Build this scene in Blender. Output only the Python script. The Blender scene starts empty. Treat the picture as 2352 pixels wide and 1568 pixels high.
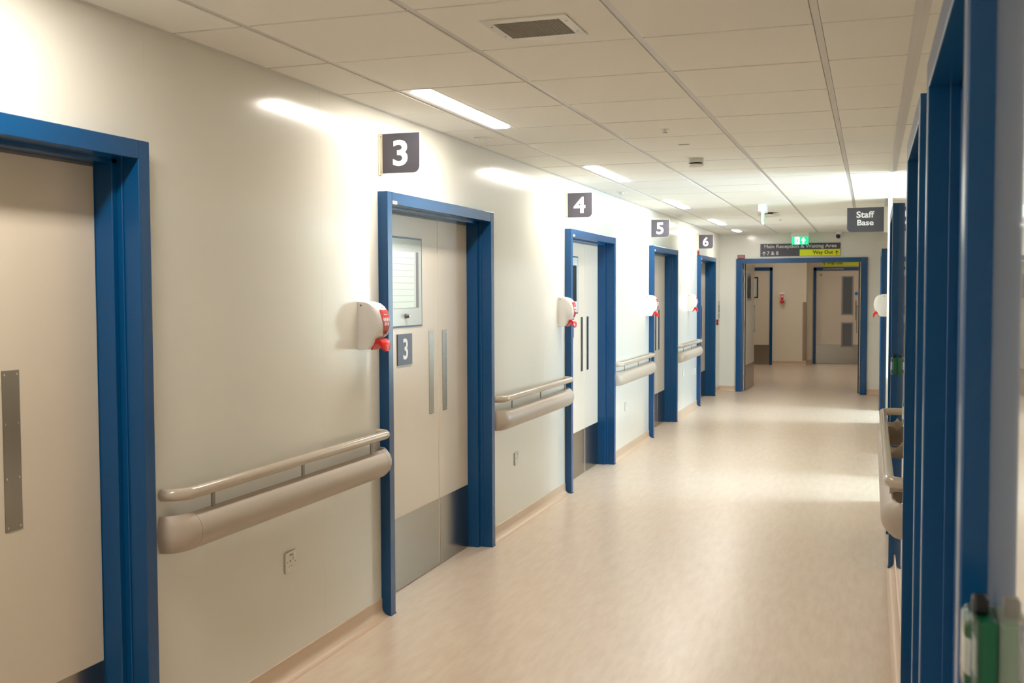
import bpy, bmesh, math, random
from mathutils import Matrix, Vector
PI = math.pi
random.seed(4)
SC = bpy.context.scene
COL = SC.collection

# ---------------------------------------------------------------- camera
CAM_H, YAW, PITCH, ROLL, FPX = 1.5984, 0.3257, -0.0471, 0.0040, 2443.67
cd = bpy.data.cameras.new('camera'); cam = bpy.data.objects.new('camera', cd); COL.objects.link(cam)
M = Matrix.Rotation(YAW, 3, 'Z') @ Matrix.Rotation(PITCH, 3, 'X') @ Matrix.Rotation(ROLL, 3, 'Y')
r, f, u = M.col[0], M.col[1], M.col[2]
cam.matrix_world = Matrix(((r[0], u[0], -f[0], 0), (r[1], u[1], -f[1], 0), (r[2], u[2], -f[2], CAM_H), (0, 0, 0, 1)))
cd.sensor_width = 36.0; cd.sensor_fit = 'HORIZONTAL'; cd.lens = FPX / 2352 * 36.0
cd.clip_start = 0.02; cd.clip_end = 100
cd.dof.use_dof = True; cd.dof.focus_distance = 6.0; cd.dof.aperture_fstop = 7.0
SC.camera = cam

# ---------------------------------------------------------------- world, view, big lights
w = bpy.data.worlds.new('world'); SC.world = w; w.use_nodes = True
w.node_tree.nodes['Background'].inputs[0].default_value = (0.75, 0.88, 1.0, 1)
w.node_tree.nodes['Background'].inputs[1].default_value = 3.0
SC.view_settings.view_transform = 'Standard'; SC.view_settings.look = 'None'
SC.view_settings.gamma = 1.0; SC.view_settings.use_curve_mapping = False
SC.view_settings.exposure = 0.34
LAMP_EMIT = 54.0
DAY = 320.0

def area(name, loc, rot, sx, sy, power, col):
    l = bpy.data.lights.new(name, 'AREA'); l.shape = 'RECTANGLE'; l.size = sx; l.size_y = sy
    l.energy = power; l.color = col
    o = bpy.data.objects.new(name, l); o.location = loc; o.rotation_euler = rot; COL.objects.link(o)
    return o
# daylight coming through the two windows of the staff room on the right
area('daylight_staff_window', (3.72, 9.25, 1.55), (0, PI/2-.12, 0), 1.7, 1.9, DAY, (0.56, 0.79, 1.0))
area('daylight_side_window', (3.72, 14.0, 1.55), (0, PI/2-.05, 0), 1.7, 1.2, DAY*1.1, (0.56, 0.79, 1.0))

# ---------------------------------------------------------------- materials
MATS = {}
def s2l(c): return tuple(((x/255)/12.92 if x/255 <= .04045 else ((x/255+.055)/1.055)**2.4) for x in c)
def mat(name, rgb, rough=.5, metal=0.0, spec=.5, emit=None, es=0, coat=0, coat_r=.05, ior=1.5, alpha=None):
    m = bpy.data.materials.new(name); m.use_nodes = True
    b = m.node_tree.nodes['Principled BSDF']
    b.inputs['Base Color'].default_value = (*s2l(rgb), 1)
    b.inputs['Roughness'].default_value = rough; b.inputs['Metallic'].default_value = metal
    b.inputs['Specular IOR Level'].default_value = spec; b.inputs['IOR'].default_value = ior
    b.inputs['Coat Weight'].default_value = coat; b.inputs['Coat Roughness'].default_value = coat_r
    if emit: 
        b.inputs['Emission Color'].default_value = (*emit, 1); b.inputs['Emission Strength'].default_value = es
    MATS[name] = m; return m
def noise_bump(m, scale, strength, dist=.01, stretch=(1, 1, 1), detail=3):
    nt = m.node_tree; b = nt.nodes['Principled BSDF']
    tc = nt.nodes.new('ShaderNodeTexCoord'); mp = nt.nodes.new('ShaderNodeMapping'); mp.inputs['Scale'].default_value = stretch
    n = nt.nodes.new('ShaderNodeTexNoise'); n.inputs['Scale'].default_value = scale; n.inputs['Detail'].default_value = detail
    bp = nt.nodes.new('ShaderNodeBump'); bp.inputs['Strength'].default_value = strength; bp.inputs['Distance'].default_value = dist
    nt.links.new(tc.outputs['Object'], mp.inputs[0]); nt.links.new(mp.outputs[0], n.inputs['Vector'])
    nt.links.new(n.outputs[0], bp.inputs['Height']); nt.links.new(bp.outputs[0], b.inputs['Normal'])
def noise_col(m, c1, c2, scale, stretch=(1, 1, 1), detail=6, lo=.35, hi=.65):
    nt = m.node_tree; b = nt.nodes['Principled BSDF']
    tc = nt.nodes.new('ShaderNodeTexCoord'); mp = nt.nodes.new('ShaderNodeMapping'); mp.inputs['Scale'].default_value = stretch
    n = nt.nodes.new('ShaderNodeTexNoise'); n.inputs['Scale'].default_value = scale; n.inputs['Detail'].default_value = detail
    n.inputs['Roughness'].default_value = .65
    r = nt.nodes.new('ShaderNodeValToRGB'); r.color_ramp.elements[0].position = lo; r.color_ramp.elements[1].position = hi
    r.color_ramp.elements[0].color = (*s2l(c1), 1); r.color_ramp.elements[1].color = (*s2l(c2), 1)
    nt.links.new(tc.outputs['Object'], mp.inputs[0]); nt.links.new(mp.outputs[0], n.inputs['Vector'])
    nt.links.new(n.outputs[0], r.inputs[0]); nt.links.new(r.outputs[0], b.inputs['Base Color'])
    return r

WALL = mat('cream_gloss_panel', (226, 223, 212), .15, spec=.5)
noise_bump(WALL, 1.3, .22, .006, (1, 1, .55), 1)
WALL_R = mat('cream_gloss_panel_close', (226, 221, 206), .06, spec=.5, coat=1.0, coat_r=.02)
noise_bump(WALL_R, 1.1, .05, .003, (1, 1, .5), 0)
WALL_M = mat('cream_matt_wall', (230, 220, 200), .28)
CEIL = mat('ceiling_tile', (244, 242, 234), .85)
noise_bump(CEIL, 60, .10, .003)
BAR = mat('ceiling_bar', (214, 210, 206), .35)
DARK = mat('dark_void', (25, 22, 20), .9)
FLOOR = mat('vinyl_floor', (214, 190, 165), .30, spec=.5)
rmp = noise_col(FLOOR, (208, 186, 164), (220, 203, 183), 3.0, (9, 1.6, 1), 10, .30, .70)
noise_bump(FLOOR, 90, .04, .002)
SKIRT = mat('vinyl_skirting', (205, 180, 154), .38)
BLUE = mat('blue_frame_paint', (0, 70, 120), .25, spec=.5)
LEAF = mat('door_laminate', (216, 204, 186), .20)
EDGE = mat('door_lipping', (224, 205, 175), .5)
STEEL = mat('brushed_steel', (156, 151, 143), .20, 1.0)
noise_bump(STEEL, 220, .06, .001, (1, 1, .02))
CHROME = mat('polished_chrome', (215, 215, 215), .10, 1.0)
RAIL = mat('taupe_rail', (190, 176, 158), .16)
RAILM = mat('taupe_bumper', (182, 168, 152), .42)
BLACK = mat('black_plastic', (18, 18, 20), .4)
GREYM = mat('grey_seal_and_shade', (120, 116, 112), .5)
WHITE = mat('white_plastic', (236, 234, 230), .3)
SOCK = mat('socket_plastic', (226, 224, 212), .35)
RED = mat('red_plastic', (214, 22, 14), .3)
REDD = mat('dark_red_panel', (196, 26, 24), .35)
SIGN = mat('sign_charcoal', (70, 68, 78), .4)
SIGNB = mat('sign_slate', (76, 80, 92), .45)
SIGNW = mat('sign_white', (240, 240, 240), .5)
SIGNG = mat('sign_lettering_grey', (214, 208, 212), .5)
YEL = mat('sign_yellow', (222, 226, 10), .45)
INK = mat('sign_ink', (30, 40, 12), .5)
CREAMP = mat('cream_bracket', (226, 220, 200), .4)
GLASSW = mat('frosted_glass', (196, 206, 206), .12)
REDK = mat('deep_red_enamel', (130, 16, 22), .4)
POST = mat('grey_bracket_metal', (150, 146, 140), .4)
BLIND = mat('blind_slat', (222, 236, 228), .5)
GLASSD = mat('dark_glass', (36, 42, 46), .08)
GLASSG = mat('wired_glass_grey', (92, 98, 102), .10)
FRAMEG = mat('vision_frame_grey', (150, 142, 148), .35)
BROWN = mat('corner_guard_vinyl', (160, 140, 120), .5)
GREEN = mat('green_plastic', (0, 92, 60), .3)
EXITG = mat('exit_green_lit', (20, 190, 120), .4, emit=(.01, .52, .24), es=1.0)
EXITW = mat('exit_white_lit', (240, 255, 248), .4, emit=(.85, 1, .95), es=1.6)
LAMP = mat('lamp_diffuser_lit', (255, 250, 240), .5, emit=(1.0, .938, .85), es=LAMP_EMIT)
DISK = mat('blue_disc', (40, 120, 190), .4)
PAPER = mat('notice_paper', (200, 196, 190), .6)
WOOD = mat('desk_laminate', (196, 170, 136), .4)
CLEAR = bpy.data.materials.new('clear_plastic_cover'); CLEAR.use_nodes = True
_b = CLEAR.node_tree.nodes['Principled BSDF']; _b.inputs['Transmission Weight'].default_value = 1.0
_b.inputs['Roughness'].default_value = .03; _b.inputs['IOR'].default_value = 1.45
_b.inputs['Base Color'].default_value = (.93, .98, .95, 1)
GLASS = bpy.data.materials.new('window_glass'); GLASS.use_nodes = True
_n = GLASS.node_tree; _n.nodes.clear()
_o = _n.nodes.new('ShaderNodeOutputMaterial'); _t = _n.nodes.new('ShaderNodeBsdfTransparent'); _g = _n.nodes.new('ShaderNodeBsdfGlossy')
_g.inputs['Roughness'].default_value = .02; _m = _n.nodes.new('ShaderNodeMixShader'); _m.inputs[0].default_value = .06
_n.links.new(_t.outputs[0], _m.inputs[1]); _n.links.new(_g.outputs[0], _m.inputs[2]); _n.links.new(_m.outputs[0], _o.inputs[0])

# ---------------------------------------------------------------- helpers
def box(bm, x0, x1, y0, y1, z0, z1, bev=0, seg=2):
    if x0 > x1: x0, x1 = x1, x0
    if y0 > y1: y0, y1 = y1, y0
    vs = [bm.verts.new((x, y, z)) for x in (x0, x1) for y in (y0, y1) for z in (z0, z1)]
    F = [(0, 1, 3, 2), (4, 6, 7, 5), (0, 4, 5, 1), (2, 3, 7, 6), (0, 2, 6, 4), (1, 5, 7, 3)]
    fs = [bm.faces.new([vs[i] for i in f]) for f in F]
    if bev:
        es = list({e for f in fs for e in f.edges})
        bmesh.ops.bevel(bm, geom=es, offset=bev, segments=seg, affect='EDGES', profile=.5)
def cyl(bm, p, axis, r, h, n=24, r2=None, bev=0):
    """cylinder from point p along axis ('x','y','z') for length h (may be negative)"""
    r2 = r if r2 is None else r2
    a, b = [], []
    for i in range(n):
        t = 2*PI*i/n; c, s = math.cos(t), math.sin(t)
        for L, rr, d in ((a, r, 0), (b, r2, h)):
            v = {'x': (d, c*rr, s*rr), 'y': (c*rr, d, s*rr), 'z': (c*rr, s*rr, d)}[axis]
            L.append(bm.verts.new((p[0]+v[0], p[1]+v[1], p[2]+v[2])))
    fs = [bm.faces.new(a), bm.faces.new(b[::-1])]
    for i in range(n):
        bm.faces.new((a[i], b[i], b[(i+1) % n], a[(i+1) % n]))
def prism(bm, pts, ax, d0, d1):
    """extrude a closed 2d outline; ax = extrusion axis, pts given in the other two axes in order"""
    def P(q, d): return {'x': (d, q[0], q[1]), 'y': (q[0], d, q[1]), 'z': (q[0], q[1], d)}[ax]
    a = [bm.verts.new(P(q, d0)) for q in pts]; b = [bm.verts.new(P(q, d1)) for q in pts]
    n = len(pts); bm.faces.new(a); bm.faces.new(b[::-1])
    for i in range(n): bm.faces.new((a[i], b[i], b[(i+1) % n], a[(i+1) % n]))
def sweep(bm, rings, cap=True):
    R = [[bm.verts.new(p) for p in ring] for ring in rings]; n = len(R[0])
    for A, B in zip(R, R[1:]):
        for i in range(n): bm.faces.new((A[i], A[(i+1) % n], B[(i+1) % n], B[i]))
    if cap: bm.faces.new(R[0][::-1]); bm.faces.new(R[-1])
SPLIT = {'screw', 'pin_hole', 'bumper_mount', 'hinge', 'wall_lobby_side', 'wall_staff_side', 'baseboard_left', 'baseboard_right', 'baseboard_end', 'baseboard_lobby', 'trim_6', 'ceiling_slab'}
def obj(name, bm, m, parent=None, smooth=False, bev=0, mats=None):
    if name in SPLIT:
        bm.verts.ensure_lookup_table(); left = set(bm.verts); groups = []
        while left:
            st = [left.pop()]; g = set(st)
            while st:
                for e in st.pop().link_edges:
                    for v in e.verts:
                        if v in left: left.discard(v); g.add(v); st.append(v)
            groups.append(g)
        last = None
        for g in groups[1:]:
            b2 = bmesh.new(); mp = {v: b2.verts.new(v.co) for v in g}
            for f in {f for v in g for f in v.link_faces}: b2.faces.new([mp[v] for v in f.verts])
            bmesh.ops.delete(bm, geom=list(g), context='VERTS')
            last = obj_one(name, b2, m, parent, smooth, bev, mats)
            if not parent and ('wall' in name or 'board' in name or 'ceil' in name or 'trim' in name): last['kind'] = 'structure'
    return obj_one(name, bm, m, parent, smooth, bev, mats)
def obj_one(name, bm, m, parent=None, smooth=False, bev=0, mats=None):
    bmesh.ops.recalc_face_normals(bm, faces=bm.faces)
    me = bpy.data.meshes.new(name); bm.to_mesh(me); bm.free()
    for x in ([m] + (mats or [])): me.materials.append(x)
    o = bpy.data.objects.new(name, me); COL.objects.link(o)
    if smooth:
        for p in me.polygons: p.use_smooth = True
        me.set_sharp_from_angle(angle=math.radians(40))
    if bev:
        md = o.modifiers.new('bevel', 'BEVEL'); md.width = bev; md.segments = 2; md.limit_method = 'ANGLE'
        md.angle_limit = math.radians(40)
    if parent: o.parent = parent
    return o
def B(name, m, parent, *dims, bev=0, ibev=0):
    bm = bmesh.new(); box(bm, *dims, bev=ibev); return obj(name, bm, m, parent, bev=bev)
def thing(name, label, cat, loc=(0, 0, 0), rotz=0, group=None, kind=None):
    o = bpy.data.objects.new(name, None); COL.objects.link(o); o.empty_display_size = .1
    o.location = loc; o.rotation_euler = (0, 0, rotz); return tag(o, label, cat, group, kind)
def tag(o, label=None, cat=None, group=None, kind=None):
    if label: o['label'] = label
    if cat: o['category'] = cat
    if group: o['group'] = group
    if kind: o['kind'] = kind
    return o
def S(o, label=None, cat=None): return tag(o, label, cat, kind='structure')
def copy_tree(o, parent=None):
    c = o.copy(); COL.objects.link(c); c.parent = parent
    if parent: c.matrix_parent_inverse = o.matrix_parent_inverse.copy()
    for ch in [x for x in bpy.data.objects if x.parent == o]: copy_tree(ch, c)
    return c
def text_mesh(s, bold=.018, spacing=1.0):
    cu = bpy.data.curves.new('lettering', 'FONT'); cu.body = s; cu.size = 1; cu.offset = bold
    cu.space_character = spacing; cu.resolution_u = 4; cu.align_x = 'LEFT'
    o = bpy.data.objects.new('lettering', cu); COL.objects.link(o)
    bpy.context.view_layer.update()
    me = bpy.data.meshes.new_from_object(o.evaluated_get(bpy.context.evaluated_depsgraph_get()))
    bpy.data.objects.remove(o); return me
def text(name, s, m, parent, a0, a1, z0, z1, depth, plane='-y', bold=.02, th=.0012, spacing=1.0):
    """fit lettering into a0..a1 (left to right as read) and z0..z1; plane = side it faces"""
    me = text_mesh(s, bold*.75, spacing)
    for p in me.polygons: p.use_smooth = False
    xs = [v.co.x for v in me.vertices]; ys = [v.co.y for v in me.vertices]
    bx0, bx1, by0, by1 = min(xs), max(xs), min(ys), max(ys)
    bm = bmesh.new(); bm.from_mesh(me); bpy.data.meshes.remove(me)
    r = bmesh.ops.extrude_face_region(bm, geom=bm.faces[:])
    ev = [g for g in r['geom'] if isinstance(g, bmesh.types.BMVert)]
    evs = set(ev)
    for v in bm.verts:
        a = a0 + (v.co.x-bx0)/(bx1-bx0)*(a1-a0); z = z0 + (v.co.y-by0)/(by1-by0)*(z1-z0)
        d = depth + ({'-y': -th, '+y': th, '+x': th, '-x': -th}[plane] if v in evs else 0)
        v.co = (a, d, z) if plane in ('-y', '+y') else (d, a, z)
    return obj(name, bm, m, parent)
def arrow_pts(cx, cz, w, h, t):
    """up arrow with open head drawn as one outline"""
    hw = w/2; k = h*.45
    return [(cx-t/2, cz-h/2), (cx+t/2, cz-h/2), (cx+t/2, cz+h/2-t*1.5), (cx+hw-t*.2, cz+h/2-k-t*.1+t*.4), (cx+hw, cz+h/2-k-t*.9+t*.9),
            (cx+hw-t*.1, cz+h/2-k+t*.7), (cx, cz+h/2), (cx-hw+t*.1, cz+h/2-k+t*.7), (cx-hw, cz+h/2-k), (cx-hw+t*.2, cz+h/2-k+t*.3-t*.9+t*.6), (cx-t/2, cz+h/2-t*1.5)]
def arrow(name, m, parent, cx, cz, w, h, y, t, rot=0):
    bm = bmesh.new(); top = cz+h/2
    box(bm, cx-t/2, cx+t/2, y-.0012, y, cz-h/2, top-t*.4)
    for s in (-1, 1):
        pts = [(cx, top), (cx+s*w/2, top-w/2), (cx+s*w/2, top-w/2-t*1.2), (cx, top-t*1.25)]
        prism(bm, pts, 'y', y-.0013, y)
    if rot: bmesh.ops.rotate(bm, cent=(cx, y, cz), matrix=Matrix.Rotation(rot, 3, 'Y'), verts=bm.verts)
    return obj(name, bm, m, parent)

# ---------------------------------------------------------------- setting
XL, XR, H, YE = -2.279, .142, 2.479, 17.06
Y0, YF = -4.0, 24.0
LB = [-1.980+.6*k for k in range(4)]           # centres of the long ceiling bars
ROW0 = 3.106
DOOR_Y = [4.716+3.333*k for k in range(-2, 4)]
DW = 1.54

def wall_mesh(xa, xb, y0, y1, holes, seams, zt=H+.05):
    """wall slab between xa (room face) and xb with door holes and thin vertical panel seams"""
    bm = bmesh.new()
    cuts = sorted(set([y0, y1] + [s for s in seams if y0 < s < y1] + [h for hh in holes for h in hh[:2]]))
    for a, b in zip(cuts, cuts[1:]):
        z0 = 0; skip = False
        for h0, h1, hz in holes:
            if a >= h0-1e-6 and b <= h1+1e-6: z0 = hz; skip = hz > zt
        if skip: continue
        ga = .0003 if a in seams else 0; gb = .0003 if b in seams else 0
        box(bm, xa, xb, a+ga, b-gb, z0, zt)
    return bm
# floor
S(B('floor', FLOOR, None, -5.2, 4.0, Y0, YF+.8, -.1, 0), 'beige flecked vinyl floor running down the corridor', 'floor')
# left wall: one panel seam beyond each door, one in mid bay
seamsL = []
for y in DOOR_Y: seamsL += [y+DW+.045, y-.567, y+DW+.045-2.2 if False else y-.567]
seamsL = sorted(set(seamsL))
holesL = [(y+.045, y+DW-.045, 2.04) for y in DOOR_Y]
S(obj('wall_left', wall_mesh(XL, XL-.2, Y0, YE, holesL, seamsL), WALL), 'glossy cream panelled wall with the numbered doors', 'wall')
# right wall with doors and the two openings
DR = [(1.44, 1.06), (2.86, 1.01), (6.41, .97)]
holesR = [(y+.045, y+wd-.045, 2.04) for y, wd in DR] + [(8.46, 10.9, 9), (13.445, 14.855, 2.04)]
S(obj('wall_right', wall_mesh(XR, XR+.2, Y0, YE, holesR, [5.0, 7.9, 12.2]), WALL_R), 'glossy cream panelled wall close on the right', 'wall')
# end wall with double doorway
bm = bmesh.new()
for a, b, z in ((XL-.2, -1.975, 0), (-.105, XR+.2, 0), (-1.975, -.105, 2.05)): box(bm, a, b, YE, YE+.16, z, H+.05)
S(obj('wall_end', bm, WALL), 'cream wall across the end of the corridor around the double doorway', 'wall')
S(B('wall_back', WALL_M, None, XL-.2, XR+.2, Y0-.1, Y0, 0, H+.05))
# lobby walls
S(B('wall_lobby_front', WALL_M, None, -3.6, -1.306, 23.4, 23.5, 0, H+.05), 'cream wall facing the doorway on the far side of the lobby', 'wall')
S(B('wall_lobby_far', WALL_M, None, -1.306, 2.2, YF, YF+.1, 0, H+.05), 'cream recessed wall holding the far right door', 'wall')
bm = bmesh.new(); box(bm, -1.406, -1.306, 23.5, YF, 0, H+.05); box(bm, -3.7, -3.6, YE+.16, 23.5, 0, H+.05); box(bm, 2.2, 2.3, YE+.16, YF+.1, 0, H+.05)
box(bm, -3.7, XL-.2, YE, YE+.16, 0, H+.05); box(bm, XR+.2, 2.3, YE, YE+.16, 0, H+.05)
S(obj('wall_lobby_side', bm, WALL_M))
# staff room behind the right wall
bm = bmesh.new()
box(bm, XR+.2, 3.7, 8.0, 8.1, 0, H+.05); box(bm, XR+.2, 3.7, 15.2, 15.3, 0, H+.05)
S(obj('wall_staff_side', bm, WALL_M))
bm = bmesh.new(); X = 3.6
for a, b, z0, z1 in ((8.0, 8.35, 0, 2.53), (8.35, 10.15, 0, .7), (8.35, 10.15, 2.4, 2.53), (10.15, 13.45, 0, 2.53), (13.45, 14.55, 0, .7), (13.45, 14.55, 2.4, 2.53), (14.55, 15.3, 0, 2.53)):
    box(bm, X, X+.1, a, b, z0, z1)
S(obj('wall_staff_window', bm, WALL_M))
for i, (a, b) in enumerate(((8.35, 10.15), (13.45, 14.55))):
    wn = S(thing('window_%d' % (i+1), 'white framed daylight window of the staff room', 'window', (X+.05, (a+b)/2, .7)))
    bm = bmesh.new(); hw = (b-a)/2
    for q in (-hw, -.02, hw-.04): box(bm, -.03, .03, q, q+.04, 0, 1.7)
    for z in (0, 1.66): box(bm, -.03, .03, -hw, hw, z, z+.04)
    obj('window_frame', bm, WHITE, wn)
    B('window_pane', GLASS, wn, -.003, .003, -hw, hw, 0, 1.7)
# ceiling tiles with thin joints; long bars between the columns
bm = bmesh.new()
cols = [(XL, LB[0]-.013)] + [(LB[i]+.013, LB[i+1]-.013) for i in range(3)] + [(LB[3]+.013, XR)]
rows = []; y = ROW0-.6*12
while y < YE-.01:
    rows.append((max(y, Y0), min(y+.6, YE))); y += .6
def is_lamp(y): return any(a-.01 < y < b-.01 for a, b in LAMPS)
LAMPS = [(1.306+3*k, 2.506+3*k) for k in range(-1, 5)] + [(15.706, 16.306)]
for (x0, x1) in cols:
    for (a, b) in rows:
        xa = x0
        if abs(x0-cols[1][0]) < 1e-6 and is_lamp(a): xa = -1.822
        dz = random.uniform(-.0008, .0008)
        g = .007
        box(bm, xa+.001, x1-.001, a+g, b-g, H+dz, H+.020, bev=.0012, seg=1)
S(obj('ceiling', bm, CEIL), 'suspended ceiling of pale square tiles', 'ceiling')
bm = bmesh.new(); box(bm, -5.2, 4.0, Y0, YF+.8, H+.05, H+.15); 
box(bm, XR+.0, 4.0, 8.0, 15.3, H, H+.05); box(bm, -3.7, 2.3, YE+.1, YF+.1, H, H+.05)
S(obj('ceiling_slab', bm, CEIL))
bm = bmesh.new()
box(bm, XL, XR, Y0, YE, H+.0205, H+.024)
o = S(obj('ceiling', bm, DARK)); 
for i, x in enumerate(LB):
    bm = bmesh.new(); box(bm, x-.0125, x+.0118, Y0, YE, H+.004, H+.012)
    S(obj('trim_%d' % (i+1), bm, BAR), 'long ceiling grid bar, number %s from the left wall' % ('one', 'two', 'three', 'four')[i], 'ceiling trim')
bm = bmesh.new()
for k, (a, b) in enumerate(rows):
    for (x0, x1) in ((XL, LB[0]-.012), (LB[0]+.0095, LB[1]-.012), (LB[1]+.0095, LB[2]-.012), (LB[2]+.0095, LB[3]-.012), (LB[3]+.0095, XR)):
        box(bm, x0, x1, b+.0, b+.008, H+.0045, H+.012)
S(obj('ceiling', bm, BAR))
bm = bmesh.new(); box(bm, XL, XL+.02, Y0, YE, H-.0015, H+.001)
S(obj('trim_5', bm, BAR), 'thin edge trim where the ceiling meets the numbered door wall', 'ceiling trim')
bm = bmesh.new(); box(bm, XR-.024, XR, Y0, 8.46, H-.002, H+.002); box(bm, XR-.024, XR, 10.9, YE, H-.002, H+.002)
S(obj('trim_6', bm, BAR), 'thin edge trim where the ceiling meets the close right wall', 'ceiling trim')

# coved vinyl skirting
def cove(bm, p0, p1, n):
    """skirting from p0 to p1 (xy), n = unit normal into the room"""
    prof = [(0, 0), (.045, 0), (.045, .0015)]
    for i in range(7):
        t = i/6*PI/2; prof.append((.004+.038*(1-math.sin(t)), .002+.038*(1-math.cos(t))))
    prof += [(.004, .084), (.0, .086)]
    sweep(bm, [[(p[0]+n[0]*q[0], p[1]+n[1]*q[0], q[1]) for q in prof] for p in (p0, p1)])
bm = bmesh.new(); ys = [Y0]
for y in DOOR_Y: ys += [y-.0, y+DW]
ys.append(YE)
for a, b in zip(ys[::2], ys[1::2]): cove(bm, (XL, a), (XL, b), (1, 0))
S(obj('baseboard_left', bm, SKIRT, smooth=True), 'coved beige vinyl skirting along the numbered door wall', 'skirting')
bm = bmesh.new()
for a, b in ((Y0, 1.44), (2.5, 2.86), (3.87, 6.41), (7.38, 8.46), (10.9, 13.4), (14.9, YE)): cove(bm, (XR, a), (XR, b), (-1, 0))
S(obj('baseboard_right', bm, SKIRT, smooth=True), 'coved beige vinyl skirting along the close right wall', 'skirting')
bm = bmesh.new(); cove(bm, (XL, YE), (-2.02, YE), (0, -1)); cove(bm, (-.06, YE), (XR, YE), (0, -1))
S(obj('baseboard_end', bm, SKIRT, smooth=True), 'coved beige vinyl skirting under the end wall', 'skirting')
bm = bmesh.new(); cove(bm, (-2.0, 23.4), (-1.306, 23.4), (0, -1)); cove(bm, (-1.306, 23.5), (-1.306, YF), (1, 0)); cove(bm, (-1.306, YF), (-1.19, YF), (0, -1)); cove(bm, (-.15, YF), (2.2, YF), (0, -1))
S(obj('baseboard_lobby', bm, SKIRT, smooth=True), 'coved beige vinyl skirting on the far lobby wall', 'skirting')

# ---------------------------------------------------------------- doors
def frame_mesh(W, prot, fw, top, step=.03, depth=.15):
    """door frame in local axes: x out of the wall, y across, z up"""
    bm = bmesh.new()
    for sgn, y in ((1, 0), (-1, W)):
        a = y; b = y+sgn*fw; c = y+sgn*(fw+step)
        box(bm, -.03, prot, a, b, 0, top)                       # proud outer casing
        box(bm, -depth, -.03, y+sgn*(-.0), c, 0, top)            # deeper stepped lining
        box(bm, -.035, -.010, y+sgn*.01, b+sgn*.006, 0, top-.05)
    box(bm, -.03, prot, fw, W-fw, top-.06, top)
    box(bm, -depth, -.03, fw, W-fw, top-.074, top)
    return bm
def make_door(n, W, prot, loc, rotz, label, style, num=None, group=None):
    t = S(thing('door_%d' % n, label, 'door', loc, rotz))
    top = 2.087
    fr = obj('door_frame', frame_mesh(W, prot, .055, top), BLUE, t, bev=.0025)
    bm = bmesh.new()
    for y in (0, W-.055): box(bm, -.02, prot+.003, y-.002, y+.057, 0, .004)
    obj('frame_seal', bm, BLUE, fr)
    X = -.099; a, b = .085, W-.085; g = .986 if W > 1.3 else b
    def leafbox(name, y0, y1): return B(name, LEAF, t, X-.04, X, y0, y1, .006, 2.028, bev=.001)
    lf = leafbox('door_leaf', a+.002, g-.004 if g < b else b-.003)
    leaves = [(lf, a, g-.004)]
    if g < b:
        l2 = leafbox('door_leaf', g+.006, b-.003); leaves.append((l2, g+.006, b-.003))
        B('door_lipping', EDGE, t, X-.03, X-.0003, g-.0015, g+.004, .006, 2.02)
    for l, p, q in leaves:
        B('kick_plate', STEEL, l, X, X+.0015, p+.003, q-.003, .008, .394)
        B('head_shade_strip', GREYM, l, X, X+.0012, p, q-.001, 2.004, 2.027)  # grey strip paints the shade on the leaf top under the header
    return t, leaves, X
def push_plate(par, X, y, z0=.902, z1=1.374, w=.068):
    p = B('push_plate', STEEL, par, X, X+.0018, y, y+w, z0, z1, bev=.001)
    bm = bmesh.new()
    for q in (y+.010, y+w-.010):
        for z in (z0+.012, (z0+z1)/2+.08, (z0+z1)/2-.08, z1-.012): cyl(bm, (X+.0015, q, z), 'x', .0035, .001, 10)
    obj('screw', bm, CHROME, p); p['label'] = 'tall brushed steel push plate'
    tag(bpy.data.objects[p.name])
    return p
def vision(par, X, blinds=True, y0=.29, y1=.743, z0=1.416, z1=1.882):
    bm = bmesh.new(); box(bm, X-.001, X+.0036, y0-.009, y1+.009, z0-.009, z1+.009)
    obj('vision_gasket', bm, BLACK, par, bev=.0008)
    B('vision_glass', GLASSW, par, X+.001, X+.004, y0, y1, z0, z1, bev=.001)
    w0, w1, v0, v1 = y0+.045, y1-.044, z0+.095, z1-.068
    B('window_recess', mat('pale_recess_grey', (192, 204, 196), .4) if blinds else GLASSD, par, X+.0035, X+.0048, w0, w1, v0, v1)
    if blinds:
        bm = bmesh.new(); n = 9; hh = (v1-v0)/n
        for i in range(n): box(bm, X+.0045, X+.0062, w0, w1-.062, v0+i*hh+.001, v0+(i+.93)*hh)
        o = obj('blind', bm, BLIND, par); o['label'] = 'closed pale blind slats behind the glass'
        B('blind_track', WHITE, par, X+.0045, X+.006, w1-.052, w1-.046, v0, v1); B('side_channel', GREYM, par, X+.0045, X+.0055, w1-.034, w1, v0, v1)
    k = bmesh.new(); cyl(k, (X+.003, .525, 1.467), 'x', .014, .012, 20, .012); cyl(k, (X+.014, .525, 1.467), 'x', .012, .016, 20, .009)
    obj('blind_knob', k, STEEL, par, smooth=True)
def number_plate(par, X, ch):
    y0, y1, z0, z1 = .418, .606, 1.206, 1.372
    p = B('number_plate', SIGNB, par, X, X+.006, y0, y1, z0, z1, bev=.001)
    # digit reads from the corridor: left to right is +y when seen from +x
    text('digit', ch, SIGNW, p, y0+.066, y0+.128, z0+.028, z1-.024, X+.006, '+x', .02)
    return p
words = ['', '', '3', '4', '5', '6']
desc = {0: 'wide beige hospital door in a blue frame behind the camera', 1: 'nearest beige door on the left, cut by the photo edge, in a blue frame',
        2: 'beige door and half leaf in a blue frame under the number 3 sign', 3: 'pale door and half leaf in a blue frame under the number 4 sign',
        4: 'narrow looking pale door in a blue frame under the number 5 sign', 5: 'farthest door of the left wall in a blue frame under the number 6 sign'}
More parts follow.
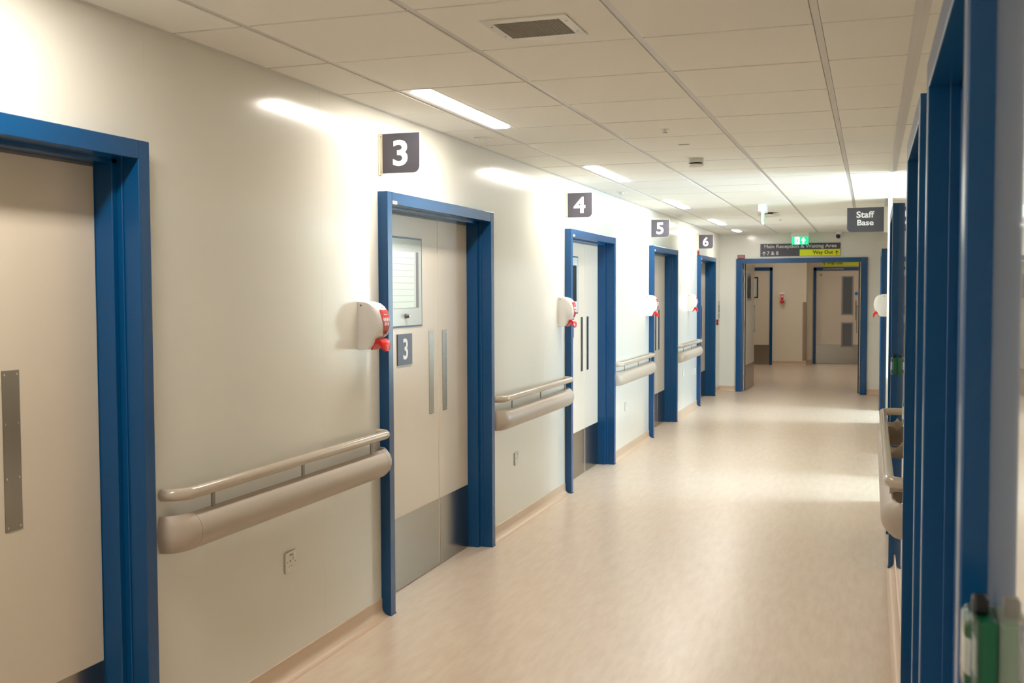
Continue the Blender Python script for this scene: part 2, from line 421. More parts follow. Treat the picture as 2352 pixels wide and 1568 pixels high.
for k, y in enumerate(DOOR_Y):
    if k == 0: continue
    t, lv, X = make_door(k, DW, .051, (XL, y, 0), 0, desc[k], 'double')
    push_plate(lv[0][0], X, .848); push_plate(lv[1][0], X, 1.047)
    if k >= 2:
        vision(lv[0][0], X, blinds=(k == 2))
        number_plate(lv[0][0], X, words[k])
        fr = [c for c in t.children if c.name.startswith('door_frame')][0]
        tg = B('frame_tag', SIGNW, fr, .051, .0522, .060, .112, 2.0285, 2.0445); tg['label'] = 'small pale code tag at the top corner of the frame'
        bm = bmesh.new()
        for i in range(5): box(bm, .0522, .0525, .064+i*.009, .070+i*.009, 2.032, 2.041)
        obj('tag_code', bm, GREYM, tg)
    if k == 5:
        B('door_closer_arm', CHROME, t, -.09, -.05, .5, .95, 1.99, 2.008)
rdesc = ['nearest blue framed doorway of the right wall, its jamb close to the lens', 'second blue framed doorway of the right wall, beyond the nearest one', 'third blue framed doorway of the right wall, just past the right handrail']
for i, (y, wd) in enumerate(DR):
    t, lv, X = make_door(6+i, wd, .033, (XR, y+wd, 0), PI, rdesc[i], 'single')
    push_plate(lv[0][0], X, .12)
# far right doorway without leaf in the opening, open to the daylit room
t = S(thing('door_9', 'blue doorway frame at the far end of the right wall beyond the white pier', 'doorway', (XR, 14.9, 0), PI))
obj('door_frame', frame_mesh(1.5, .033, .055, 2.087), BLUE, t, bev=.0025)
# end double doorway
t = S(thing('door_10', 'wide blue frame of the open double doorway in the end wall', 'doorway', (-1.04, YE, 0), 0))
bm = bmesh.new(); hw = .982
for s in (-1, 1):
    box(bm, s*hw, s*(hw-.085), -.035, .02, 0, 2.094); box(bm, s*hw, s*(hw-.095), .02, .16, 0, 2.094)
box(bm, -hw+.085, hw-.085, -.035, .02, 2.022, 2.094); box(bm, -hw+.09, hw-.09, .02, .16, 2.03, 2.094)
fr = obj('door_frame', bm, BLUE, t, bev=.003)
bm = bmesh.new()
for s in (-1, 1):
    for z in (.15, 1.0, 1.62, 1.83): 
        for q in range(3): cyl(bm, (s*(hw-.098), .155, z+q*.035), 'z', .008, .033, 10)
        box(bm, s*(hw-.092), s*(hw-.099), .05, .155, z, z+.105)
o = obj('hinge', bm, STEEL, t)
def end_leaf(s, label):
    d = S(thing('door_%d' % (11 if s < 0 else 12), label, 'door', (-1.04+s*(hw-.107), YE+.165, 0), 0))
    a = .05 if s < 0 else .0
    d.rotation_euler = (0, 0, -a if s < 0 else .012)
    L = .88; th = .045; x0, x1 = (-th/2, th/2)
    lf = B('door_leaf', LEAF, d, x0, x1, 0, L, .008, 2.02, bev=.001)
    B('door_seal', BLACK, d, x0, x1, -.004, 0, .008, 2.02)
    B('door_lipping', EDGE, d, (x0+x1)/2-.006, (x0+x1)/2+.006, -.0055, -.004, .008, 2.02)
    for xf in (x0-.0015, x1):
        B('kick_plate', STEEL, lf, xf, xf+.0015, .01, L-.01, .01, .41)
        B('vision_frame', FRAMEG, lf, xf-.001, xf+.003, .10, .32+.2, 1.43, 1.875, bev=.001)
        B('vision_glass', GLASSD, lf, xf-.0015, xf+.0035, .13, .49, 1.47, 1.835)
    for xf, sg in ((x0, -1), (x1, 1)):
        bm = bmesh.new(); cyl(bm, (xf+sg*.022, L-.10, .9), 'z', .006, .46, 12)
        for z in (.93, 1.33): cyl(bm, (xf, L-.10, z), 'x', .005, sg*.022, 10)
        obj('pull_handle', bm, STEEL, lf, smooth=True)
    return d
end_leaf(-1, 'left leaf of the end doorway folded open into the lobby')
end_leaf(1, 'right leaf of the end doorway standing open, seen edge on')
# lobby doors
def lobby_door(n, x0, x1, yw, label, left):
    t = S(thing('door_%d' % n, label, 'door', ((x0+x1)/2, yw, 0), 0)); hw = (x1-x0)/2
    bm = bmesh.new()
    for s in (-1, 1): box(bm, s*hw, s*(hw-.058), -.03, .0, 0, 2.09)
    box(bm, -hw, hw, -.03, 0, 2.02, 2.09); obj('door_frame', bm, BLUE, t, bev=.002)
    a, b = -hw+.06, hw-.06
    lf = B('door_leaf', LEAF, t, a, b, -.012, -.002, .01, 2.018)
    B('kick_plate', STEEL, lf, a+.003, b-.003, -.0135, -.012, .012, .425)
    def vp(xa, xb, za, zb, dark=True, bl=False):
        B('vision_frame', FRAMEG if dark else BLACK, lf, xa, xb, -.016, -.012, za, zb, bev=.001)
        gp = B('vision_glass', GLASSG if dark else GLASSW, lf, xa+.03, xb-.03, -.018, -.016, za+.03, zb-.03)
        if bl:
            bm = bmesh.new()
            for i in range(8): box(bm, xa+.06, xb-.07, -.019, -.018, za+.07+i*.042, za+.07+i*.042+.036)
            obj('blind', bm, BLIND, lf)
    m = (x0+x1)/2
    if left:
        vp(-2.62-m, -2.308-m, 1.43, 1.884, False, True)
    else:
        vp(-.61-m, -.365-m, 1.06, 1.90); vp(-.61-m, -.365-m, .37, .903)
        bm = bmesh.new(); cyl(bm, (-.312-m, -.05, .95), 'z', .009, .42, 12)
        for z in (.98, 1.34): cyl(bm, (-.312-m, -.012, z), 'y', .008, -.048, 10)
        obj('pull_handle', bm, STEEL, lf, smooth=True)
        bm = bmesh.new(); cyl(bm, (-.306-m, -.012, 1.521), 'y', .036, -.002, 24); o = obj('notice_disc', bm, DISK, lf); o['label'] = 'round blue door notice'
        bm = bmesh.new(); cyl(bm, (-1.037-m, -.012, 1.928), 'y', .024, -.006, 20); cyl(bm, (-1.037-m, -.018, 1.928), 'y', .012, -.004, 16); obj('latch', bm, STEEL, lf)
        B('door_closer', STEEL, t, -1.0-m, -.57-m, -.055, -.03, 2.038, 2.066, bev=.003)
    return t
lobby_door(13, -3.05, -2.007, 23.4, 'beige lobby door with a white blind, left behind the open leaf', True)
lobby_door(14, -1.193, -.16, YF, 'beige lobby door with two tall glazed slots, right in the end doorway', False)
cg = bmesh.new(); box(cg, -1.375, -1.302, 23.39, 23.4, .1, 1.345); box(cg, -1.306, -1.300, 23.39, 23.46, .1, 1.345)
tag(obj('corner_guard', cg, BROWN), 'brown strip guarding the far lobby wall corner', 'corner guard')

# ---------------------------------------------------------------- staff base counter
t = thing('reception_desk', 'pale desk standing in the staff base opening behind the right wall', 'desk', (.5, 10.2, 0))
B('desk_top', WOOD, t, -.30, .35, -.72, .68, .73, .76, bev=.003)
B('side_panel', WOOD, t, -.26, .31, -.70, -.675, 0, .73); B('side_panel', WOOD, t, -.26, .31, .63, .655, 0, .73)
B('front_panel', WOOD, t, -.24, -.22, -.675, .63, .12, .73)

# ---------------------------------------------------------------- ceiling lights
def lamp(y0, y1, label):
    t = thing('ceiling_light', label, 'ceiling light', (-1.895, (y0+y1)/2, H), 0, 'recessed linear lights along the ceiling')
    L = (y1-y0)/2; bm = bmesh.new()
    def st(hw, hl, r, z, n=6):
        P = []
        for cx, cy, a0 in ((hw-r, hl-r, 0), (-hw+r, hl-r, PI/2), (-hw+r, -hl+r, PI), (hw-r, -hl+r, 1.5*PI)):
            for i in range(n+1):
                a = a0+i/n*PI/2; P.append((cx+r*math.cos(a), cy+r*math.sin(a), z))
        return P
    xo = .073
    # frame ring: outer rectangle to inner rounded hole
    inner = st(.050, L-.035, .035, -.001); 
    n = 7
    outer = []
    for cx, cy in ((xo, L), (-xo, L), (-xo, -L), (xo, -L)): outer += [(cx, cy, -.001)]*n
    vi = [bm.verts.new(p) for p in inner]; vo = [bm.verts.new((p[0], p[1], p[2])) for p in outer]
    N = len(vi)
    for i in range(N): bm.faces.new((vi[i], vi[(i+1) % N], vo[(i+1) % N], vo[i]))
    bmesh.ops.remove_doubles(bm, verts=vo, dist=1e-5)
    e = bmesh.ops.extrude_face_region(bm, geom=bm.faces[:])
    for v in [g for g in e['geom'] if isinstance(g, bmesh.types.BMVert)]: v.co.z += .012
    obj('light_frame', bm, WHITE, t)
    bm = bmesh.new(); a = st(.0495, L-.0355, .034, .002); b = st(.043, L-.042, .028, -.004)
    sweep(bm, [a, b]); obj('diffuser', bm, LAMP, t, smooth=True)['label'] = 'lit white diffuser'
    return t
ll = {2: 'nearest lit ceiling light, long strip above the number 3 sign', 3: 'second lit ceiling light, above the number 4 sign', 4: 'third lit ceiling light down the corridor',
      5: 'fourth lit ceiling light down the corridor', 6: 'shortest, farthest ceiling light beside the end wall'}
for i, (a, b) in enumerate(LAMPS):
    lamp(a, b, ll.get(i, 'lit ceiling light overhead, outside the photo'))
# lobby lights (above the doorway head, out of view)
def lobby_lamp(x, y):
    t = thing('ceiling_light', 'round lobby ceiling light hidden above the doorway head', 'ceiling light', (x, y, H), 0, 'lobby ceiling lights')
    bm = bmesh.new(); cyl(bm, (0, 0, 0), 'z', .12, -.02, 24); obj('light_body', bm, WHITE, t)
    bm = bmesh.new(); cyl(bm, (0, 0, -.02), 'z', .10, -.006, 24); obj('diffuser', bm, LAMP, t)
lobby_lamp(-1.9, 20.0); lobby_lamp(-.6, 20.0); lobby_lamp(.9, 20.0); lobby_lamp(-1.9, 22.2); lobby_lamp(-.2, 22.6)

# ---------------------------------------------------------------- ceiling fittings
t = thing('air_vent', 'square ceiling vent with an egg-crate grille, top of the photo', 'vent', (-1.075, 3.437, H))
bm = bmesh.new(); a, b, c, d = .145, .145, .112, .103
for x0, x1, y0, y1 in ((-a, a, -b, -d), (-a, a, d, b), (-a, -c, -d, d), (c, a, -d, d)): box(bm, x0, x1, y0, y1, -.006, 0)
obj('vent_frame', bm, SOCK, t, bev=.002)
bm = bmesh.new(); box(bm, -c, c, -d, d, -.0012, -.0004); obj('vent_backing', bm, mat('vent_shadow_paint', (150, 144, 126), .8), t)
bm = bmesh.new()
for i in range(19): x = -c+i*2*c/18; box(bm, x-.0012, x+.0012, -d, d, -.006, -.001)
for i in range(17): y = -d+i*2*d/16; box(bm, -c, c, y-.0012, y+.0012, -.006, -.001)
obj('grille', bm, mat('grille_metal', (170, 162, 146), .5), t)
bm = bmesh.new()
for x in (-.128, .128):
    for y in (-.07, .07): cyl(bm, (x, y, -.006), 'z', .004, -.001, 10)
obj('screw', bm, STEEL, t)
def pir(x, y, label, grp):
    t = thing('motion_sensor', label, 'sensor', (x, y, H), 0, grp)
    B('base_plate', WHITE, t, -.043, .043, -.043, .043, -.004, 0, bev=.001)
    bm = bmesh.new(); cyl(bm, (0, 0, -.004), 'z', .026, -.008, 20); 
    for i in range(4): cyl(bm, (0, 0, -.012-.004*i), 'z', .024*math.cos(i*.38), -.004, 20, .024*math.cos((i+1)*.38))
    obj('sensor_dome', bm, SOCK, t, smooth=True)
pir(-2.128, 5.80, 'nearest square ceiling sensor, beside the longest light', 'motion sensors along the left of the ceiling')
pir(-2.126, 9.36, 'second square ceiling sensor, left of the third light', 'motion sensors along the left of the ceiling')
pir(-2.127, 12.40, 'farthest square ceiling sensor, above the number 5 sign', 'motion sensors along the left of the ceiling')
def spr(x, y, label):
    t = thing('sprinkler', label, 'sprinkler', (x, y, H))
    bm = bmesh.new(); cyl(bm, (0, 0, 0), 'z', .026, -.003, 24); obj('escutcheon', bm, WHITE, t)
    bm = bmesh.new(); cyl(bm, (0, 0, -.003), 'z', .008, -.014, 12); cyl(bm, (0, 0, -.017), 'z', .014, -.002, 16); obj('sprinkler_head', bm, CHROME, t)
spr(-1.08, 5.82, 'small white ceiling sprinkler in front of the smoke detector')
spr(-1.077, 13.6, 'tiny ceiling sprinkler beyond the hanging exit sign')
spr(-1.03, 15.93, 'small sprinkler on the ceiling above the end exit sign')
t = thing('ceiling_slot', 'small dark slot outlet in a ceiling tile before the smoke detector', 'outlet', (-1.08, 6.45, H))
B('slot_plate', SOCK, t, -.036, .036, -.020, .020, -.003, 0); B('slot_opening', BLACK, t, -.030, .030, -.012, .012, -.0034, -.003)
t = thing('smoke_detector', 'round cream smoke detector on the middle of the ceiling', 'smoke detector', (-1.12, 7.17, H))
bm = bmesh.new(); cyl(bm, (0, 0, 0), 'z', .055, -.030, 32); obj('detector_base', bm, SOCK, t, smooth=True)
bm = bmesh.new(); cyl(bm, (0, 0, -.030), 'z', .044, -.012, 32); obj('detector_gap', bm, BLACK, t)
bm = bmesh.new(); cyl(bm, (0, 0, -.040), 'z', .052, -.010, 32); cyl(bm, (0, 0, -.05), 'z', .052, -.007, 32, .036); obj('detector_cap', bm, SOCK, t, smooth=True)
t = thing('exit_sign', 'green exit sign hanging edge on from the ceiling', 'exit sign', (-1.073, 11.3, H))
B('sign_housing', WHITE, t, -.036, .036, -.16, .16, -.076, 0, bev=.004)
bl = B('sign_blade', EXITW, t, -.010, .010, -.15, .15, -.19, -.076)
bl.rotation_euler = (0, 0, math.radians(4))
for sx in (1, -1):
    B('green_panel', EXITG, bl, sx*.010, sx*.0108, -.14, .14, -.183, -.090)
t = thing('wireless_access_point', 'white disc shaped unit behind the hanging exit sign', 'access point', (-1.118, 12.45, H))
bm = bmesh.new(); cyl(bm, (0, 0, 0), 'z', .05, -.022, 24); obj('mount', bm, BLACK, t)
bm = bmesh.new(); cyl(bm, (0, 0, -.018), 'z', .10, -.010, 40, .128); cyl(bm, (0, 0, -.028), 'z', .128, -.012, 40, .10); obj('disc_body', bm, WHITE, t, smooth=True)
t = thing('exit_sign', 'lit green exit sign with white arrow above the end doorway', 'exit sign', (-1.041, 16.84, H))
B('sign_housing', SOCK, t, -.132, .132, -.035, .035, -.066, 0, bev=.004)
bl = B('sign_blade', EXITG, t, -.124, .124, -.008, .008, -.186, -.066)
B('running_man_panel', EXITW, bl, -.078, -.008, -.0088, -.008, -.180, -.074)
bm = bmesh.new()
cyl(bm, (-.036, -.0088, -.092), 'y', .008, -.0005, 12)
for P in ([(-.05, -.104), (-.034, -.100), (-.034, -.135), (-.048, -.138)], [(-.046, -.135), (-.034, -.135), (-.026, -.165), (-.032, -.167)], [(-.05, -.135), (-.04, -.135), (-.056, -.160), (-.064, -.157)], [(-.036, -.104), (-.020, -.120), (-.024, -.124), (-.040, -.112)]):
    prism(bm, P, 'y', -.0093, -.0088)
obj('running_man', bm, EXITG, bl)
bm = bmesh.new(); prism(bm, [(.048, -.080), (.083, -.125), (.060, -.125), (.060, -.172), (.036, -.172), (.036, -.125), (.013, -.125)], 'y', -.0088, -.008)
obj('arrow', bm, EXITW, bl)
t = thing('security_camera', 'small dome camera with a black lens above the end doorway', 'camera', (-.47, 16.93, H))
bm = bmesh.new(); cyl(bm, (0, 0, 0), 'z', .055, -.03, 32, .058); obj('camera_base', bm, WHITE, t, smooth=True)
bm = bmesh.new()
bmesh.ops.create_uvsphere(bm, u_segments=24, v_segments=12, radius=.047); bmesh.ops.translate(bm, verts=bm.verts, vec=(-.01, -.012, -.055))
obj('camera_ball', bm, WHITE, t, smooth=True)
bm = bmesh.new(); bmesh.ops.create_uvsphere(bm, u_segments=24, v_segments=12, radius=.036); bmesh.ops.translate(bm, verts=bm.verts, vec=(-.016, -.034, -.066))
obj('camera_lens', bm, GLASSD, t, smooth=True)

# ---------------------------------------------------------------- handrails
def make_rail(L, label, loc, rotz, grp, flare=False):
    """local: x out of wall, y along; 0..L between wall contacts"""
    t = thing('handrail', label, 'handrail', loc, rotz, grp)
    PX, R, ZC = .075, .0190, .9115; cr = .075
    def ring(cx, cy, dirv, r):
        # circle around point with tangent dirv (dx,dy) horizontal
        nx, ny = -dirv[1], dirv[0]; return [(cx+nx*r*math.cos(a), cy+ny*r*math.cos(a), ZC+r*math.sin(a)*1.08) for a in [2*PI*i/20 for i in range(20)]]
    bm = bmesh.new(); sweep(bm, [ring(PX, cr+.025, (0, 1), R), ring(PX, L-cr-.025, (0, 1), R)]); obj('grip_rail', bm, RAIL, t, smooth=True)
    for s in (0, 1):
        rings = [ring(0, .0, (1, 0), R)] if False else []
        pts = [(0.0, .02)] + [(PX-cr+.0+cr*math.sin(a), .02+cr*(1-math.cos(a))) for a in [i/8*PI/2 for i in range(9)]] + [(PX, cr+.0235)]
        dirs = [(1, 0)] + [(math.cos(a), math.sin(a)) for a in [i/8*PI/2 for i in range(9)]] + [(0, 1)]
        if abs(pts[0][0]-pts[1][0]) < 1e-4: pts.pop(0); dirs.pop(0)
        rings = []
        for p, d in zip(pts, dirs):
            y = p[1] if s == 0 else L-p[1]; dd = d if s == 0 else (d[0], -d[1])
            rings.append(ring(p[0], y, dd, R+.0006))
        bm = bmesh.new(); sweep(bm, rings); obj('rail_end', bm, RAIL, t, smooth=True)
    # bumper: curved shell (closed thin section)
    def prof(k, ins=0):
        P = []; n = 12
        for i in range(n+1):
            a = -1+2*i/n; P.append((.064+.038*(1-abs(a)**2.3)-ins, .7775+a*(.0655-ins*.5)))
        return P
    out = prof(0); inn = prof(0, .006); sec = out + inn[::-1]
    bm = bmesh.new(); sweep(bm, [[(x, .1062, z) for x, z in sec], [(x, L-.1062, z) for x, z in sec]]); obj('bumper', bm, RAILM, t, smooth=True)
    gs = [(x-.0012, .7775+(z-.7775)*.985) for x, z in out] + [(x+.001, .7775+(z-.7775)*.985) for x, z in inn[::-1]]
    for y in (.098, L-.114):
        bm = bmesh.new(); sweep(bm, [[(x, y, z) for x, z in gs], [(x, y+.016, z) for x, z in gs]]); obj('joint_gasket', bm, DARK, t, smooth=True)
    for s in (0, 1):
        rings = []
        for i in range(10):
            a = i/9*PI/2; kx = math.sin(a)**.8; yy = .004+.10*(1-math.cos(a))
            y = yy if s == 0 else L-yy
            zz = .97+.03*math.sin(a)
            bl_ = lambda z: (-1 if s == 0 else 1)*.013*math.cos(a)*(1-((z-.7775)/.0656)**2)
            rings.append([(max(x*kx, .0), y+bl_(z), .7775+(z-.7775)*zz) for x, z in out] + [(max(x*kx, 0.0) if i == 0 else max(x*kx-.006, 0), y+bl_(z)+(.004 if s == 0 else -.004)*(1-kx), .7775+(z-.7775)*zz) for x, z in inn[::-1]])
        bm = bmesh.new(); sweep(bm, rings); obj('bumper_end', bm, RAILM, t, smooth=True)
    for y in (.22, L/2, L-.22):
        bm = bmesh.new()
        box(bm, .064, .070, y-.009, y+.009, .80, .893)
        # arm reaching back to the wall
        arm = ((0, .012, .036, .862), (.010, .012, .020, .862), (.024, .012, .011, .862), (.045, .012, .012, .862), (.068, .012, .024, .864)) if flare else ((0, .014, .012, .795), (.03, .010, .008, .797), (.066, .010, .008, .80))
        sweep(bm, [[(x, y-w_/2, z-h_), (x, y+w_/2, z-h_), (x, y+w_/2, z+h_), (x, y-w_/2, z+h_)] for x, w_, h_, z in arm])
        o = obj('bracket', bm, RAIL if flare else POST, t)
    bm = bmesh.new(); box(bm, 0, .062, L*.25, L*.25+.04, .740, .785); box(bm, 0, .062, L*.75, L*.75+.04, .740, .785); obj('bumper_mount', bm, RAILM, t)
    return t
rl = {0: 'handrail between the nearest door and door 3 over a socket', 1: 'handrail with bumper between doors 3 and 4', 2: 'handrail with bumper between doors 4 and 5', 3: 'farthest handrail, between doors 5 and 6'}
proto = None
for k in range(4):
    y0 = DOOR_Y[k+1]+DW+.075; L = DOOR_Y[k+2]-.012-y0
    if proto is None: proto = make_rail(L, rl[0], (XL, y0, 0), 0, 'handrails along the left wall')
    else:
        c = copy_tree(proto); c.location = (XL, y0, 0); c['label'] = rl[k]
make_rail(2.42, 'handrail with bumper on the close right wall between two doorways', (XR, 6.385, 0), PI, None, True)

# ---------------------------------------------------------------- soap dispensers
def make_disp():
    t = thing('soap_dispenser', '', 'soap dispenser')
    # side outline (x, z) relative to z=1.44 centre
    W_ = .058
    prof = [(0, -.115), (.010, -.115), (.060, -.113), (.078, -.090), (.088, -.062), (.110, -.045), (.119, -.02), (.122, .01), (.118, .04), (.109, .066), (.095, .087), (.074, .103), (.045, .1115), (0, .1145)]
    bm = bmesh.new(); NR = 13; rings = []
    for i in range(NR):
        t_ = math.sin((-1+2*i/(NR-1))*PI/2); y = W_*t_
        k = 1-.16*abs(t_)**7
        rings.append([(x*(k if x > .03 else 1), y, z*(1-.03*abs(t_)**3)) for x, z in prof])
    sweep(bm, rings); obj('dispenser_body', bm, WHITE, t, smooth=True)
    # red front panel: tapering shield following the front
    bm = bmesh.new(); zs = [.072, .068, .055, .035, .01, -.015, -.04, -.052]; ws = [.040, .042, .042, .041, .037, .030, .020, .008]
    def fx(z):
        P = sorted([(q[1], q[0]) for q in prof if q[0] > .05 and q[1] > -.07])
        for (z0, x0), (z1, x1) in zip(P, P[1:]):
            if z0 <= z <= z1: return x0+(x1-x0)*(z-z0)/(z1-z0)
        return P[0][1]
    def bx(z, y): return fx(z)*(1-.16*abs(y/W_)**7)+.0012
    G = [[bm.verts.new((bx(z, w_*s)+.0008, w_*s, z + (.003*abs(s) if z == .072 else 0))) for s in (-1, -.6, -.3, 0, .3, .6, 1)] for z, w_ in zip(zs, ws)]
    for A, C in zip(G, G[1:]):
        for i in range(6): bm.faces.new((A[i], A[i+1], C[i+1], C[i]))
    obj('red_panel', bm, REDD, t, smooth=True)
    bm = bmesh.new()
    for z, ys_ in ((.028, (-.027, -.009, .009, .027)), (.006, (-.018, 0, .018))):
        for y in ys_:
            vs = [bm.verts.new((bx(z+.0095*math.sin(a), y+.0068*math.cos(a))+.0016, y+.0068*math.cos(a), z+.0095*math.sin(a))) for a in [2*PI*i/12 for i in range(12)]]
            bm.faces.new(vs)
    for (y0, y1, z) in ((-.018, .018, .050),):
        vs = [bm.verts.new((bx(z+b, a)+.0008, a, z+b)) for a, b in ((y0, -.0012), (y1, -.0012), (y1, .0012), (y0, .0012))]; bm.faces.new(vs)
    obj('symbol_dots', bm, SIGNW, t)
    bm = bmesh.new(); 
    vs = [bm.verts.new((bx(-.034+.009*math.sin(a), .009*math.cos(a))+.002, .009*math.cos(a), -.034+.009*math.sin(a))) for a in [2*PI*i/16 for i in range(16)]]; bm.faces.new(vs)
    obj('sensor_window', bm, BLACK, t)
    bm = bmesh.new()   # faint maker's line above the panel
    for i in range(7): 
        y = -.014+i*.0045; z = .084; vs = [bm.verts.new((bx(z+b, a)+.0008, a, z+b)) for a, b in ((y, -.0015), (y+.003, -.0015), (y+.003, .0015), (y, .0015))]; bm.faces.new(vs)
    obj('small_print', bm, GREYM, t)
    # lever: saddle with rounded tongue
    bm = bmesh.new()
    prof_l = [(.060, -.1145), (.066, -.1145), (.082, -.088), (.096, -.084), (.112, -.112), (.121, -.110), (.122, -.088), (.112, -.070), (.098, -.062), (.080, -.064)]
    rr_ = []
    for q in range(9):
        tt = -1+q/4; sag = (1-tt*tt)
        rr_.append([(x + (.006*sag if x > .1 else 0), tt*.043, z - (.012*sag if (x > .105 and z < -.1) else 0) + (.010*(1-sag)**2 if (x > .105 and z < -.1) else 0)) for x, z in prof_l])
    sweep(bm, rr_)
    obj('lever', bm, RED, t, smooth=True)['label'] = 'bright red push lever'
    bm = bmesh.new()
    for s in (-1, 1): cyl(bm, (.018, s*.0575, .094), 'y', .0048, s*.0012, 12)
    obj('screw', bm, GREYM, t)
    return t
d0 = make_disp(); first = True
for y, lab, side in ((4.546, 'white soap dispenser with red lever just left of door 3', 1), (7.91, 'white soap dispenser with red lever just left of door 4', 1), (11.263, 'white soap dispenser just left of door 5', 1),
                     (13.99, 'farthest left wall dispenser, just before door 6', 1), (11.45, 'white soap dispenser seen side on at the right wall under the hanging sign', -1)):
    d = d0 if first else copy_tree(d0); first = False
    d['label'] = lab; d['group'] = 'soap dispensers on the corridor walls'
    d.location = (XL if side > 0 else XR, y, 1.4415); d.rotation_euler = (0, 0, 0 if side > 0 else PI)
d = copy_tree(d0); d['label'] = 'small red and white dispenser on the far lobby wall'; d['group'] = 'soap dispensers on the corridor walls'
d.location = (-1.80, 23.4, 1.4415); d.rotation_euler = (0, 0, -PI/2)

# ---------------------------------------------------------------- sockets
def make_socket():
    t = thing('wall_socket', '', 'socket')
    B('face_plate', SOCK, t, 0, .009, -.043, .043, -.043, .043, ibev=.003)
    B('rocker_switch', WHITE, t, .009, .0125, .012, .034, .006, .036, bev=.001)
    bm = bmesh.new(); box(bm, .0088, .0094, -.012, -.009, .0, .010) 
    for y in (-.020, -.001): box(bm, .0088, .0094, y-.002, y+.002, -.018, -.014)
    for y in (-.0105-.0, ): box(bm, .0088, .0094, y-.002, y+.002, .0, .009)
    box(bm, .0088, .0094, -.032, -.028, .0, .005); box(bm, .0088, .0094, .030, .033, .0-.006, .0-.001)
    box(bm, .0088, .0094, -.015, .008, .029, .032)
    obj('pin_hole', bm, BLACK, t)
    return t
s0 = make_socket(); first = True
for y, z, lab in ((3.847, .481, 'single wall socket under the nearest handrail'), (6.826, .462, 'wall socket under the handrail between doors 3 and 4'), (10.234, .465, 'wall socket under the handrail between doors 4 and 5'),
                  (13.59, .545, 'left one of the pair of wall sockets between doors 5 and 6'), (14.53, .50, 'right one of the pair of wall sockets, close to door 6')):
    d = s0 if first else copy_tree(s0); first = False
    d['label'] = lab; d['group'] = 'sockets low on the left wall'; d.location = (XL, y, z)

# ---------------------------------------------------------------- projecting signs
def rounded(x0, x1, z0, z1, r, corner):
    P = []
    for name, cx, cz, a0 in (('br', x1, z0, -PI/2), ('tr', x1, z1, 0), ('tl', x0, z1, PI/2), ('bl', x0, z0, PI)):
        if name == corner:
            qx = cx-r if 'r' in name else cx+r; qz = cz+r if 'b' in name else cz-r
            for i in range(9): a = a0+i/8*PI/2; P.append((qx+r*math.cos(a), qz+r*math.sin(a)))
        else: P.append((cx, cz))
    return P
def number_sign(y, ch, label):
    t = thing('number_sign', label, 'sign', (XL, y, 0), 0, 'numbered signs projecting over the doors')
    bm = bmesh.new(); box(bm, 0, .004, -.012, .020, 2.165, 2.366); box(bm, .004, .021, -.004, .0, 2.165, 2.366); obj('wall_bracket', bm, CREAMP, t, bev=.001)
    bm = bmesh.new()
    for z in (2.18, 2.35): cyl(bm, (.012, -.004, z), 'y', .003, -.001, 10)
    obj('screw', bm, STEEL, t)
    bm = bmesh.new(); prism(bm, rounded(.021, .217, 2.172, 2.364, .035, 'br'), 'y', -.005, .001); obj('sign_panel', bm, SIGNW, t)
    bm = bmesh.new(); prism(bm, rounded(.021, .2155, 2.1735, 2.3625, .034, 'br'), 'y', -.0062, -.005); p = obj('sign_face', bm, SIGN, t)
    c = .115; hw = .039 if ch != '4' else .047
    text('digit', ch, SIGNW, p, c-hw, c+hw, 2.205, 2.331, -.0062, '-y', .035)
for k, ch in ((2, '3'), (3, '4'), (4, '5'), (5, '6')):
    number_sign(DOOR_Y[k]+.022, ch, 'dark grey sign reading %s projecting above door %s' % (ch, ch))
t = thing('staff_base_sign', 'dark grey sign reading Staff Base on the right wall', 'sign', (XR, 11.15, 0))
bm = bmesh.new(); box(bm, -.004, 0, -.012, .02, 2.165, 2.42); box(bm, -.034, -.004, -.004, 0, 2.165, 2.42); obj('wall_bracket', bm, CREAMP, t)
bm = bmesh.new(); prism(bm, rounded(-.380, -.034, 2.172, 2.413, .042, 'bl'), 'y', -.006, .001); p = obj('sign_face', bm, SIGN, t)
text('lettering', 'Staff', SIGNW, p, -.147-XR-.003, .018-XR, 2.312, 2.376, -.006, '-y', .03); text('lettering', 'Base', SIGNW, p, -.142-XR, .012-XR, 2.236, 2.293, -.006, '-y', .03)
# directional sign on the end wall
t = thing('direction_sign', 'wide charcoal sign with yellow Way Out strip over the end doorway', 'sign', (-1.055, YE, 0))
B('sign_panel', SIGN, t, -.597, .597, -.02, 0, 2.124, 2.320, bev=.001)
B('way_out_strip', YEL, t, -.003, .595, -.0212, -.02, 2.127, 2.226)
X0 = -1.055
text('lettering', 'Main Reception & Waiting Area', SIGNG, t, -1.596-X0, -.512-X0, 2.236, 2.306, -.0202, '-y', .022)
text('lettering', '7 & 8', SIGNG, t, -1.551-X0, -1.376-X0, 2.146, 2.204, -.0202, '-y', .022)
text('lettering', 'Way Out', INK, t, -.862-X0, -.563-X0, 2.137, 2.208, -.0214, '-y', .022)
arrow('arrow', SIGNG, t, -1.596-X0, 2.171, .05, .066, -.02, .011); arrow('arrow', INK, t, -.510-X0, 2.171, .05, .066, -.0212, .011)
t = thing('way_out_sign', 'yellow Way Out sign above the far lobby door, seen under the doorway head', 'sign', (-.63, YF, 0))
B('sign_panel', YEL, t, -.39, .39, -.02, 0, 2.108, 2.26, bev=.001)
text('lettering', 'Way Out', INK, t, -.29, .04, 2.13, 2.225, -.02, '-y', .022); arrow('arrow', INK, t, -.345, 2.178, .07, .085, -.02, .014)
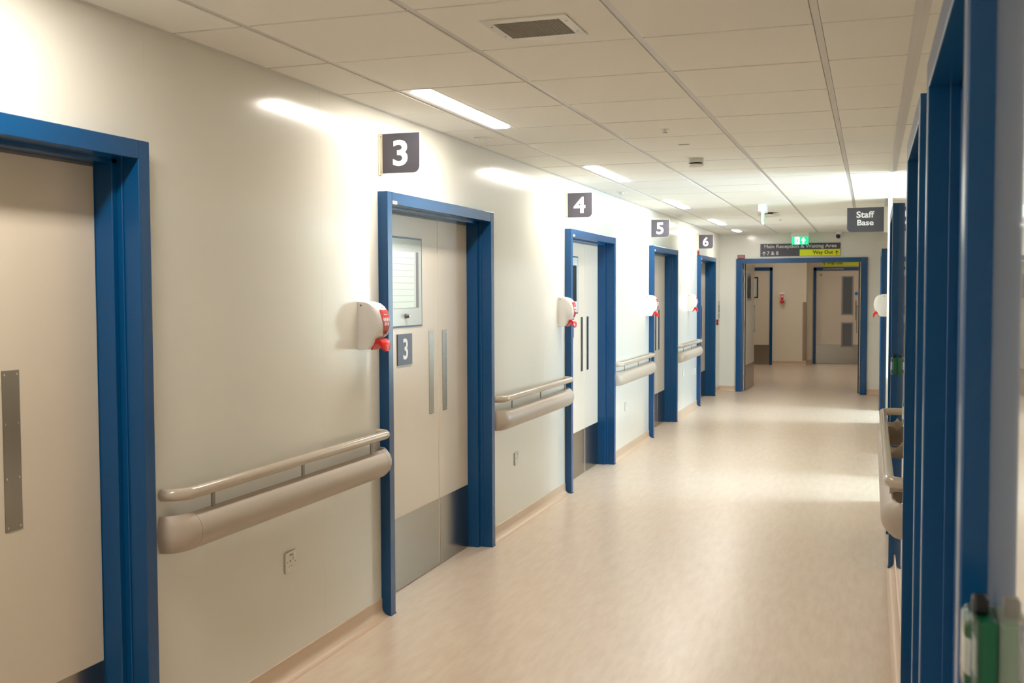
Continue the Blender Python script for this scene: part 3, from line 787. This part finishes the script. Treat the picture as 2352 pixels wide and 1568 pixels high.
# small red door notice over the left of the end frame and over door 6
t = thing('fire_notice', 'small red notice on top of the left corner of the end doorway frame', 'notice', (-1.948, YE, 0))
B('notice_plate', REDK, t, -.058, .058, -.004, 0, 2.096, 2.156)
bm = bmesh.new()
for z in (2.138, 2.118):
    for i in range(7): box(bm, -.045+i*.013, -.036+i*.013, -.0046, -.004, z-.005, z+.004)
obj('small_print', bm, PAPER, t)
t = thing('fire_notice', 'small red notice on the wall right above the frame of door 6', 'notice', (XL, 14.79, 0)); B('notice_plate', REDK, t, 0, .016, -.04, .04, 2.09, 2.145)
t = thing('fire_call_point', 'small red fire call point on the left wall past door 6', 'call point', (XL, 16.72, 1.105))
B('call_point_box', REDK, t, 0, .026, -.040, .040, -.042, .042, bev=.003); B('call_point_window', PAPER, t, .026, .027, -.022, .022, -.015, .02)
t = thing('fire_action_notice', 'narrow paper notice on the left wall by the end corner', 'notice', (XL, 16.93, 1.285))
B('notice_sheet', PAPER, t, 0, .006, -.09, .09, -.15, .15)
bm = bmesh.new()
for i, (z0, z1) in enumerate(((.03, .08), (-.03, .02))): box(bm, .006, .0066, -.07, .07, z0, z1)
obj('grey_text_block', bm, GREYM, t); B('green_text_block', GREEN, t, .006, .0066, -.07, .07, -.13, -.05)

# ---------------------------------------------------------------- green emergency door release units
def release(y, label):
    t = thing('door_release_unit', label, 'door release', (XR, y, 1.172), PI, 'green door release units on the right wall')
    B('release_box', GREEN, t, 0, .022, -.041, .041, -.047, .047, ibev=.004)
    B('press_window', WHITE, t, .022, .0232, -.024, .024, -.020, .022)
    # clear hinged cover: hollow rounded shell
    bm = bmesh.new()
    def rr(hw, hh, r, x, n=5):
        P = []
        for cy, cz, a0 in ((hw-r, hh-r, 0), (-hw+r, hh-r, PI/2), (-hw+r, -hh+r, PI), (hw-r, -hh+r, 1.5*PI)):
            for i in range(n+1): a = a0+i/n*PI/2; P.append((x, cy+r*math.cos(a), cz+r*math.sin(a)))
        return P
    sweep(bm, [rr(.0425, .0485, .008, .020), rr(.0420, .048, .010, .029), rr(.036, .042, .012, .035), rr(.02, .03, .012, .036)])
    obj('clear_cover', bm, CLEAR, t, smooth=True)
    B('cover_hinge', BLACK, t, .008, .026, -.012, .012, .047, .068, ibev=.004)
release(1.345, 'green door release box with clear cover at the lower right edge of the photo')
release(3.925, 'green door release box half hidden behind the second right doorway')
release(6.335, 'green door release box beside the third right doorway above the handrail')
for o in bpy.data.objects:
    if o.parent is not None and o.get('category'): del o['category']
